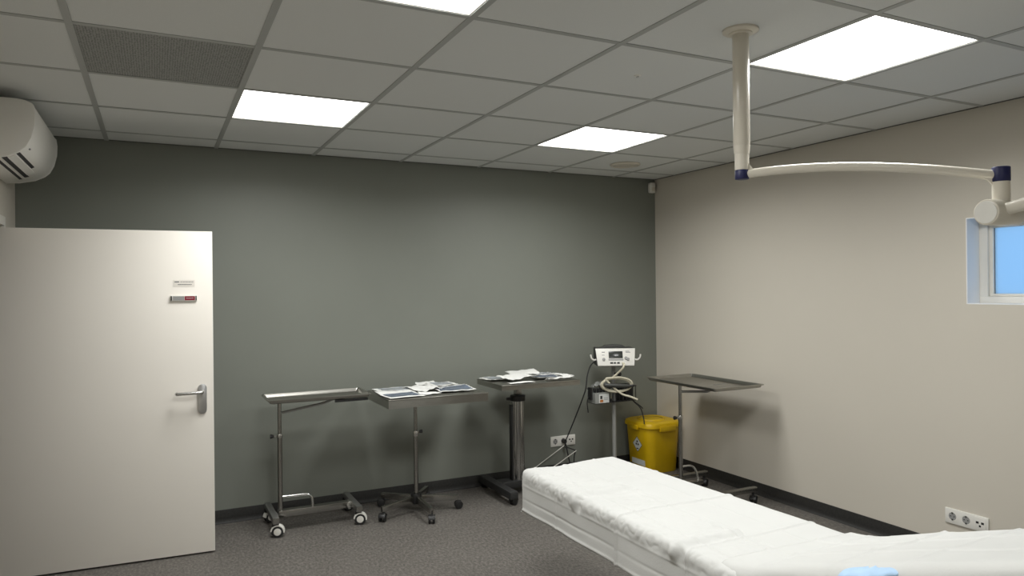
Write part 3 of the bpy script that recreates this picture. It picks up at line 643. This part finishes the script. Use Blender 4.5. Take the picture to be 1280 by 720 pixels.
# coiled hose hanging on the hook
Rz = Matrix.Rotation(RZ, 3, 'Z')
def dev(x, y, z): v = Rz @ Vector((x, y, z)); return (DX+v.x, DY+v.y, z)
pts = [dev(0.050, -0.133, 0.892), dev(0.056, -0.150, 0.882), dev(0.045, -0.155, 0.855), dev(0.010, -0.130, 0.815), dev(-0.035, -0.115, 0.775)]
for k in range(0, 37):
    a = 2.5+2*PI*k/12.0
    pts.append(dev(0.002+0.112*math.cos(a)+0.004*(k//12), -0.105-0.004*(k//12)+0.010*math.sin(a*0.5), 0.722+0.052*math.sin(a)+0.004*(k//12)))
pts += [dev(0.03, -0.125, 0.665), dev(0.10, -0.14, 0.640), dev(0.155, -0.15, 0.618)]
h = tag(MB().tube(spline(pts, 5), 0.0078, n=8).build('coiled_hose', 'hose'), 'cream hose coiled in loops below the white console', 'hose')
g = thing('handpiece', dev(0.015, -0.128, 0.722), 'dark grey handpiece held in the coiled cream hose', 'handpiece', rz=RZ)
MB().cyl((-0.105, 0, 0.004), (0.085, 0, -0.004), 0.017, 0.014, n=16, bev=0.004).build('grip', 'dark_grey', g)
MB().cyl((0.085, 0, -0.004), (0.120, 0, -0.002), 0.011, 0.008, n=14, bev=0.002).build('tip', 'black_plastic', g)
# cords
tag(MB().tube(spline([(3.285, 0.055, 0.905), (3.225, 0.05, 0.865), (3.180, 0.03, 0.79), (3.160, 0.02, 0.70), (3.150, 0.05, 0.62), (3.13, 0.13, 0.46), (3.105, 0.21, 0.30), (3.100, 0.232, 0.264)], 8), 0.0048, n=8).build('black_cable', 'rubber'), 'black power cord from the white console down to the wall plug', 'cord')
tag(MB().tube(spline([(3.170, 0.02, 0.70), (3.185, 0.00, 0.66), (3.165, 0.01, 0.60), (3.172, 0.01, 0.515)], 8), 0.0040, n=8).build('black_cable', 'rubber'), 'short black cord end dangling beside the small clear bin', 'cord')
tag(MB().tube(spline([(3.565, 0.02, 0.598), (3.595, 0.00, 0.560), (3.628, -0.03, 0.515), (3.638, -0.055, 0.440), (3.640, -0.06, 0.395)], 8), 0.0048, n=8).build('black_cable', 'rubber'), 'black cord hanging from the basket in front of the yellow bin lid', 'cord')
tag(MB().tube(spline([(3.575, 0.03, 0.600), (3.610, 0.02, 0.560), (3.655, 0.01, 0.525), (3.672, 0.00, 0.505)], 8), 0.0040, n=8).build('black_cable', 'rubber'), 'short black cord end curling right of the basket', 'cord')
pl = thing('power_plug', (3.098, YB-0.010, 0.263), 'round black plug in the middle of the back wall socket', 'plug')
MB().cyl((0, 0.0, 0), (0, -0.034, 0), 0.0195, 0.016, n=18, bev=0.004).build('plug_body', 'black_plastic', pl)
MB().cyl((0, -0.030, -0.005), (0, -0.034, -0.034), 0.007, 0.005, n=10).build('strain_relief', 'rubber', pl)
tag(MB().tube(spline([(3.098, 0.222, 0.245), (3.105, 0.215, 0.20), (3.118, 0.205, 0.12), (3.13, 0.17, 0.012), (3.15, 0.0, 0.006)], 8), 0.0050, n=8).build('black_cable', 'rubber'), 'black cord dropping from the plug to the floor', 'cord')
tag(MB().tube(spline([(3.165, 0.190, 0.186), (3.160, 0.200, 0.14), (3.160, 0.195, 0.07), (3.18, 0.15, 0.006), (3.22, 0.05, 0.006)], 8), 0.0045, n=8).build('black_cable', 'rubber'), 'second black cord hanging just right of the plug cord', 'cord')
tag(MB().tube(spline([(3.085, 0.215, 0.222), (3.120, 0.205, 0.214), (3.172, 0.195, 0.192)], 6), 0.0045, n=8).build('black_cable', 'rubber'), 'black cord piece slanting right under the back wall socket', 'cord')
tag(MB().tube(spline([(3.080, 0.222, 0.232), (2.97, 0.234, 0.165), (2.860, 0.245, 0.098), (2.75, 0.248, 0.03), (2.68, 0.20, 0.006)], 8), 0.0036, n=8).build('white_cable', 'white_plastic'), 'thin white cable running down left from the back wall plug', 'cord')
tag(MB().tube(spline([(3.172, 0.190, 0.191), (3.04, 0.090, 0.1815), (2.91, -0.01, 0.172), (2.76, -0.125, 0.160), (2.66, -0.20, 0.10), (2.62, -0.23, 0.006)], 8), 0.0036, n=8).build('white_cable', 'white_plastic'), 'thin white cable ending at the bed edge, right one of two', 'cord')

# ------------------------------------------------------------------ yellow clinical waste bin
t = thing('waste_bin', (3.822, 0.075, 0), 'yellow clinical waste bin with lid in the room corner', 'bin')
def rrect(w, d, r, z, b, n=6):
    v = []
    for cx, cy, a0 in ((w/2-r, d/2-r, 0), (-w/2+r, d/2-r, PI/2), (-w/2+r, -d/2+r, PI), (w/2-r, -d/2+r, 1.5*PI)):
        for k in range(n+1):
            a = a0+PI/2*k/n; v.append(b.verts.new((cx+r*math.cos(a), cy+r*math.sin(a), z)))
    return v
def loft(levels, name, mt, parent, close=(True, True)):
    b = bmesh.new(); R = [rrect(w, d_, r, z, b) for w, d_, r, z in levels]; N = len(R[0])
    for A, B in zip(R, R[1:]):
        for k in range(N): b.faces.new((A[k], A[(k+1) % N], B[(k+1) % N], B[k]))
    if close[0]: b.faces.new(R[0][::-1])
    if close[1]: b.faces.new(R[-1])
    bmesh.ops.recalc_face_normals(b, faces=b.faces)
    m = MB(); m._take(b); return m.build(name, mt, parent)
loft([(0.280, 0.285, 0.060, 0.0), (0.290, 0.295, 0.065, 0.008), (0.335, 0.338, 0.075, 0.372), (0.335, 0.338, 0.075, 0.378)], 'body', 'yellow_plastic', t)
lid = loft([(0.346, 0.350, 0.080, 0.352), (0.362, 0.366, 0.085, 0.356), (0.362, 0.366, 0.085, 0.376), (0.350, 0.354, 0.085, 0.390), (0.312, 0.316, 0.080, 0.400), (0.298, 0.302, 0.080, 0.401)], 'lid', 'yellow_plastic', t)
MB().lathe([(0, 0.4050), (0.092, 0.4050), (0.094, 0.409), (0.102, 0.412), (0.110, 0.407), (0.113, 0.400)], c=(-0.015, 0, 0), n=40).build('hatch', 'yellow_plastic', lid)
MB().lathe([(0.0930, 0.4040), (0.0930, 0.4072), (0.0905, 0.4062), (0.0905, 0.4040)], c=(-0.015, 0, 0.0), n=40).build('hatch_groove', 'label_black', lid)
MB().box(-0.07, 0.085, -0.192, -0.174, 0.330, 0.372, bev=0.004).build('lid_clip', 'yellow_plastic', lid)
MB().box(-0.192, -0.174, -0.05, 0.05, 0.335, 0.372, bev=0.004).build('lid_clip', 'yellow_plastic', lid)
# hazard diamond on the side that faces left
def side_card(y0, z0, hw, hh, name, mt, parent, off=0.0, diamond=False, th=0.0012):
    sl = (0.335-0.290)/2/(0.372-0.008)
    def px(z): return -(0.290/2+sl*(z-0.008))-0.0006-off
    if diamond: q = [(y0-hw, z0), (y0, z0-hh), (y0+hw, z0), (y0, z0+hh)]
    else: q = [(y0-hw, z0-hh), (y0+hw, z0-hh), (y0+hw, z0+hh), (y0-hw, z0+hh)]
    b = bmesh.new(); A = [b.verts.new((px(z), y, z)) for y, z in q]; B = [b.verts.new((px(z)+th, y, z)) for y, z in q]
    b.faces.new(A); b.faces.new(B[::-1])
    for k in range(4): b.faces.new((A[k], B[k], B[(k+1) % 4], A[(k+1) % 4]))
    bmesh.ops.recalc_face_normals(b, faces=b.faces); m = MB(); m._take(b); return m.build(name, mt, parent)
hz = side_card(-0.01, 0.215, 0.062, 0.062, 'hazard_label', 'label_black', t, diamond=True)
side_card(-0.01, 0.215, 0.057, 0.057, 'label_field', 'label_white', hz, off=0.0006, diamond=True)
for a in (90, 210, 330):
    y, z = -0.01+0.014*math.cos(math.radians(a)), 0.222+0.014*math.sin(math.radians(a))
    side_card(y, z, 0.011, 0.011, 'hazard_mark', 'label_black', hz, off=0.0012, diamond=True)
side_card(-0.01, 0.180, 0.014, 0.004, 'hazard_mark', 'label_black', hz, off=0.0012)
side_card(-0.01, 0.075, 0.085, 0.022, 'info_label', 'label_white', t)

# ------------------------------------------------------------------ treatment bed with paper sheets
BX, BY, BZ = 2.085, -1.515, 0.598      # middle of the foot end, height of the lying surface
bed = thing('treatment_bed', (BX, BY, 0), 'long treatment bed with raised backrest under white paper sheets', 'bed')
MB().box(-0.255, 0.255, -1.385, -0.03, 0.49, 0.583, bev=0.03, seg=3).build('leg_cushion', 'mattress', bed)
MB().box(-0.22, 0.22, -1.36, -0.06, 0.455, 0.489, bev=0.004).build('frame', 'white_frame', bed)
BA = math.radians(19.5)
MBk = Matrix.Translation((0, -1.40, 0.583)) @ Matrix.Rotation(-BA, 4, 'X')
MB().box(-0.255, 0.255, -1.00, -0.005, -0.085, 0.0, bev=0.03, seg=3, M=MBk).build('backrest', 'mattress', bed)
MB().box(-0.20, 0.20, -0.92, -0.03, -0.115, -0.087, bev=0.004, M=MBk).build('backrest_frame', 'white_frame', bed)
MB().box(0.00, 0.20, -1.28, -0.72, 0.08, 0.455, bev=0.01).build('lift_column', 'white_frame', bed)
MB().box(-0.10, 0.23, -1.60, -0.45, 0.0, 0.08, bev=0.01).build('base', 'black_powder', bed)

def hang(d, R):
    if d <= 0: return 0.0, 0.0
    L = PI*R/2
    if d < L: a = d/R; return R*math.sin(a), -R*(1-math.cos(a))
    return R, -R-(d-L)
def crease(x, x0, w, h): return h*math.exp(-((x-x0)/w)**2)
SW = 0.275
def sheet_point(a, s):
    """a: across (-: left side seen by the camera), s: along from the foot towards the head"""
    R = 0.035
    wL = SW+0.012*min(1, max(0, s/0.6)); wR = SW-0.005+0.060*min(1, max(0, s/1.4))
    topL, topR = wL-R, wR-R
    foot = R
    da = (-a-topL) if a < -topL else ((a-topR) if a > topR else 0.0)
    sgn = -1 if a < 0 else 1
    db = (foot-s) if s < foot else 0.0
    x = max(-topL, min(topR, a)); y = max(foot, s); z = 0.0
    if da > 0 or db > 0:
        r = math.hypot(da, db); o, dz = hang(r, R); ux, uy = da/r, db/r
        rho = o
        x += sgn*ux*rho; y -= uy*rho; z = dz
    # wrinkles and fold lines
    n1 = noise.noise(Vector((a*5.5, s*4.5, 1.3))); n2 = noise.noise(Vector((a*14, s*11, 7.7)))
    top = 1.0 if (da <= 0 and db <= 0) else 0.0
    hz = 0.0035*n1*(0.6+0.4*top)+0.0012*n2
    for x0, hh in ((-0.20, 0.0022), (-0.04, 0.0032), (0.13, 0.0022), (-0.335, 0.0009), (-0.40, -0.0012), (-0.452, 0.0025)):
        hz += crease(a, x0, 0.0055, hh*1.9)*(0.6+0.6*noise.noise(Vector((s*3, x0*9, 2))))
    for s0, hh in ((0.36, 0.0018), (0.82, 0.0032), (1.22, 0.0025)):
        hz += crease(s, s0, 0.0055, hh*1.9)
    ed = max(0.0, 1-abs(da-0.03)/0.06) if a < 0 else 0.0                      # crumpled rim on the left edge
    hz += ed*(0.007*noise.noise(Vector((s*9, a*6, 4.1)))+0.007*abs(noise.noise(Vector((s*34, a*30, 9.3)))))
    for s0, k in ((0.52, 0.016), (1.16, 0.014)):                               # pinched tucks
        hz += ed*k*math.exp(-((s-s0)/0.022)**2) - ed*k*0.8*math.exp(-((s-s0-0.035)/0.02)**2)
    if da <= 0 and db <= 0: z += hz
    else:
        r = math.hypot(da, db); k = min(1, r/(PI*R/2))
        z += hz*(1-k); x += sgn*hz*1.6*k*(da/r); y -= hz*1.6*k*(db/r)
        if r > 0.05:
            fl = 0.010*noise.noise(Vector((s*3.2, 0.3, 5)))*(r-0.05)/0.15
            x += sgn*fl*(da/r); y -= fl*(db/r)
    # the foot edge sags between two bumps
    if s < 0.14: z -= 0.012*math.exp(-((a-(-0.07))/0.09)**2)*max(0, 1-max(s, 0)/0.14)
    return Vector((x, -y, max(z, -0.208)))
def foot_sheet(u, v):
    a = -0.460+u*(0.460+0.43); s = -0.16+v*(1.50+0.16)
    p = sheet_point(a, s)
    # left skirt hangs a bit lower near the foot
    return (BX+p.x, BY+p.y, BZ+p.z)
o = MB().grid(foot_sheet, 240, 400).build('paper_sheet', 'sheet', angle=80)
tag(o, 'white paper sheet draped over the long foot part of the bed', 'sheet', 'paper sheets on the bed')
sm = o.modifiers.new('thickness', 'SOLIDIFY'); sm.thickness = 0.0016; sm.offset = 1
def back_sheet(u, v):
    a = -0.56+u*(1.10); s = -0.055+v*1.10          # s along the backrest from its hinge
    R = 0.05; w = 0.315
    da = max(0.0, abs(a+0.01)-(w-R)); sg = -1 if a < -0.01 else 1
    o_, dz = hang(da, R); x = (max(-(w-R), min(w-R, a+0.01)))+sg*o_
    # smooth bend at the hinge
    sb = 0.10
    if s < -sb: yy, zz = s, 0.0
    else:
        k = min(1.0, (s+sb)/(2*sb)); ang = BA*k*k*(3-2*k)
        yy = s*math.cos(BA*min(1, k)*0.5) if s < sb else sb+(s-sb)*math.cos(BA)-0.004
        zz = 0.5*math.tan(BA)*(s+sb)**2/(2*sb) if s < sb else math.tan(BA)*sb+(s-sb)*math.sin(BA)
    hz = 0.004*noise.noise(Vector((a*5, s*5, 21)))+0.0016*noise.noise(Vector((a*14, s*13, 27)))
    for x0, hh in ((-0.12, 0.004), (0.10, 0.003), (-0.38, 0.004)): hz += crease(a, x0, 0.006, hh*1.6)
    for s0, hh in ((0.055, 0.003), (0.33, 0.004), (0.55, 0.003)): hz += crease(s+0.12*a, s0, 0.006, hh*1.6)
    hz += 0.010*math.exp(-((s+0.0-0.30)/0.03)**2)*max(0, 1-abs(a-0.12)/0.25)*abs(noise.noise(Vector((a*20, s*20, 3))))
    zz += 0.007+hz*(1 if da <= 0 else 0.3)
    if da > 0.05: x += sg*0.010*noise.noise(Vector((s*4, 1, 5)))
    return (BX+0.035+x, BY-1.42-yy-0.03*(a), BZ+zz+dz)
o = MB().grid(back_sheet, 180, 180).build('paper_sheet', 'sheet', angle=80)
tag(o, 'white paper sheet covering the raised backrest of the bed', 'sheet', 'paper sheets on the bed')
sm = o.modifiers.new('thickness', 'SOLIDIFY'); sm.thickness = 0.0016; sm.offset = 1
# pale blue pad lying on the bed at the lower edge of the view
bpad = thing('blue_pad', (1.845, -3.402, 0.752), 'pale blue folded pad on the bed at the bottom edge', 'pad')
def padp(u, v):
    a = 2*PI*u; r = 0.5*abs(math.cos(a))**0.5*math.copysign(1, math.cos(a)); q = 0.5*abs(math.sin(a))**0.5*math.copysign(1, math.sin(a))
    ph = PI*(v-0.5); k = abs(math.cos(ph))**0.5
    return (r*k*0.17, q*k*0.16, 0.014*math.sin(ph)+0.004*noise.noise(Vector((r*6, q*6, ph)))+0.0)
o = MB().grid(padp, 48, 16).build('cloth', 'blue_cloth', bpad, angle=80); o.rotation_euler = (-BA, 0, 0)

# ------------------------------------------------------------------ ceiling mounted lamp arm
LX, LY = 2.104, -2.690
EX, EY, EZ = 2.600, -3.275, 1.797
t = thing('surgical_lamp', (LX, LY, H_CEIL+0.003), 'white ceiling mounted swivel lamp arm with navy blue end caps', 'lamp')
zc = H_CEIL+0.003
MB().lathe([(0.0, 0.0), (0.062, 0.0), (0.062, -0.006), (0.056, -0.010), (0.040, -0.012), (0.040, -0.016), (0.034, -0.018), (0.0, -0.018)], n=40).build('ceiling_flange', 'cream_paint', t)
MB().cyl((0, 0, -0.014), (0, 0, 1.955-zc), 0.0285, n=32, bev=0.002).build('down_tube', 'cream_paint', t)
MB().cyl((0, 0, 1.955-zc), (0, 0, 1.925-zc), 0.0285, 0.0262, n=32).cyl((0, 0, 1.926-zc), (0, 0, 1.868-zc), 0.0245, n=32).build('swivel_joint', 'cream_paint', t)
MB().cyl((0, 0, 1.868-zc), (0, 0, 1.835-zc), 0.0242, n=32, bev=0.003).build('blue_cap', 'navy_plastic', t)
E_ = Vector((EX-LX, EY-LY, EZ-zc)); A0 = Vector((0, 0, 1.853-zc))
dirh = Vector((E_.x, E_.y, 0)).normalized()
b0 = A0+dirh*0.012; b3 = E_+Vector((0, 0, 0.0))-dirh*0.018
pts = []
for k in range(25):
    s = k/24; p = b0.lerp(b3, s); p.z += 0.030*4*s*(1-s)*(0.75+0.25*(1-s)); pts.append(p)
MB().tube(pts, 0.0150, n=18).build('swivel_arm', 'cream_paint', t)
# curved gussets at both ends of the arm
def gusset(base, top, out, h, n=8, w=0.007):
    side = Vector((-dirh.y, dirh.x, 0)); b = bmesh.new(); P = [Vector(base)]
    for k in range(n+1):
        a = PI/2*k/n
        P.append(Vector(base)+out*(1-math.sin(a))*1.0+Vector((0, 0, h*(1-math.cos(a)))))
    A = [b.verts.new(p+side*w) for p in P]; B = [b.verts.new(p-side*w) for p in P]
    b.faces.new(A); b.faces.new(B[::-1])
    for k in range(len(P)): b.faces.new((A[k], A[(k+1) % len(P)], B[(k+1) % len(P)], B[k]))
    bmesh.ops.recalc_face_normals(b, faces=b.faces); m = MB(); m._take(b); return m.build('gusset', 'cream_paint', t)
gusset(A0+Vector((0, 0, 0.004))+dirh*0.018, None, dirh*0.055, 0.060)
gusset(E_-dirh*0.018+Vector((0, 0, -0.005)), None, -dirh*0.045, -0.050)
MB().cyl(E_+Vector((0, 0, 0.024)), E_+Vector((0, 0, -0.022)), 0.0255, n=32, bev=0.003).build('blue_cap', 'navy_plastic', t)
MB().cyl(E_+Vector((0, 0, -0.022)), E_+Vector((0, 0, -0.095)), 0.0245, n=32).build('end_post', 'cream_paint', t)
KC = E_+Vector((-0.005, 0.0, -0.118))
ax = (rt*0.91+Vector((fw.x, fw.y, 0))*0.42); ax.z = 0.018; ax.normalize()
MB().cyl(KC-ax*0.072, KC+ax*0.072, 0.040, n=36, bev=0.006).build('knuckle', 'cream_paint', t)
MB().cyl(KC-ax*0.074, KC-ax*0.070, 0.034, n=36).build('knuckle_cap', 'white_plastic', t)
ad = (rt*0.62-Vector((fw.x, fw.y, 0))*0.72+Vector((0, 0, 0.24))).normalized()
MB().tube([KC-ax*0.030+ad*0.020, KC-ax*0.030+ad*0.10, KC-ax*0.030+ad*0.42], 0.0190, n=18).build('spring_arm', 'cream_paint', t)
HC = KC-ax*0.030+ad*0.42
MB().cyl(HC+Vector((0, 0, 0.02)), HC+Vector((0, 0, -0.10)), 0.018, n=18).build('head_joint', 'cream_paint', t)
MB().lathe([(0, -0.09), (0.05, -0.095), (0.12, -0.125), (0.135, -0.150), (0.130, -0.160), (0, -0.160)], c=HC, n=32).build('lamp_head', 'cream_paint', t)
MB().lathe([(0, -0.1605), (0.118, -0.1605), (0.118, -0.163), (0, -0.163)], c=HC, n=32).build('lamp_lens', 'clear_plastic', t)
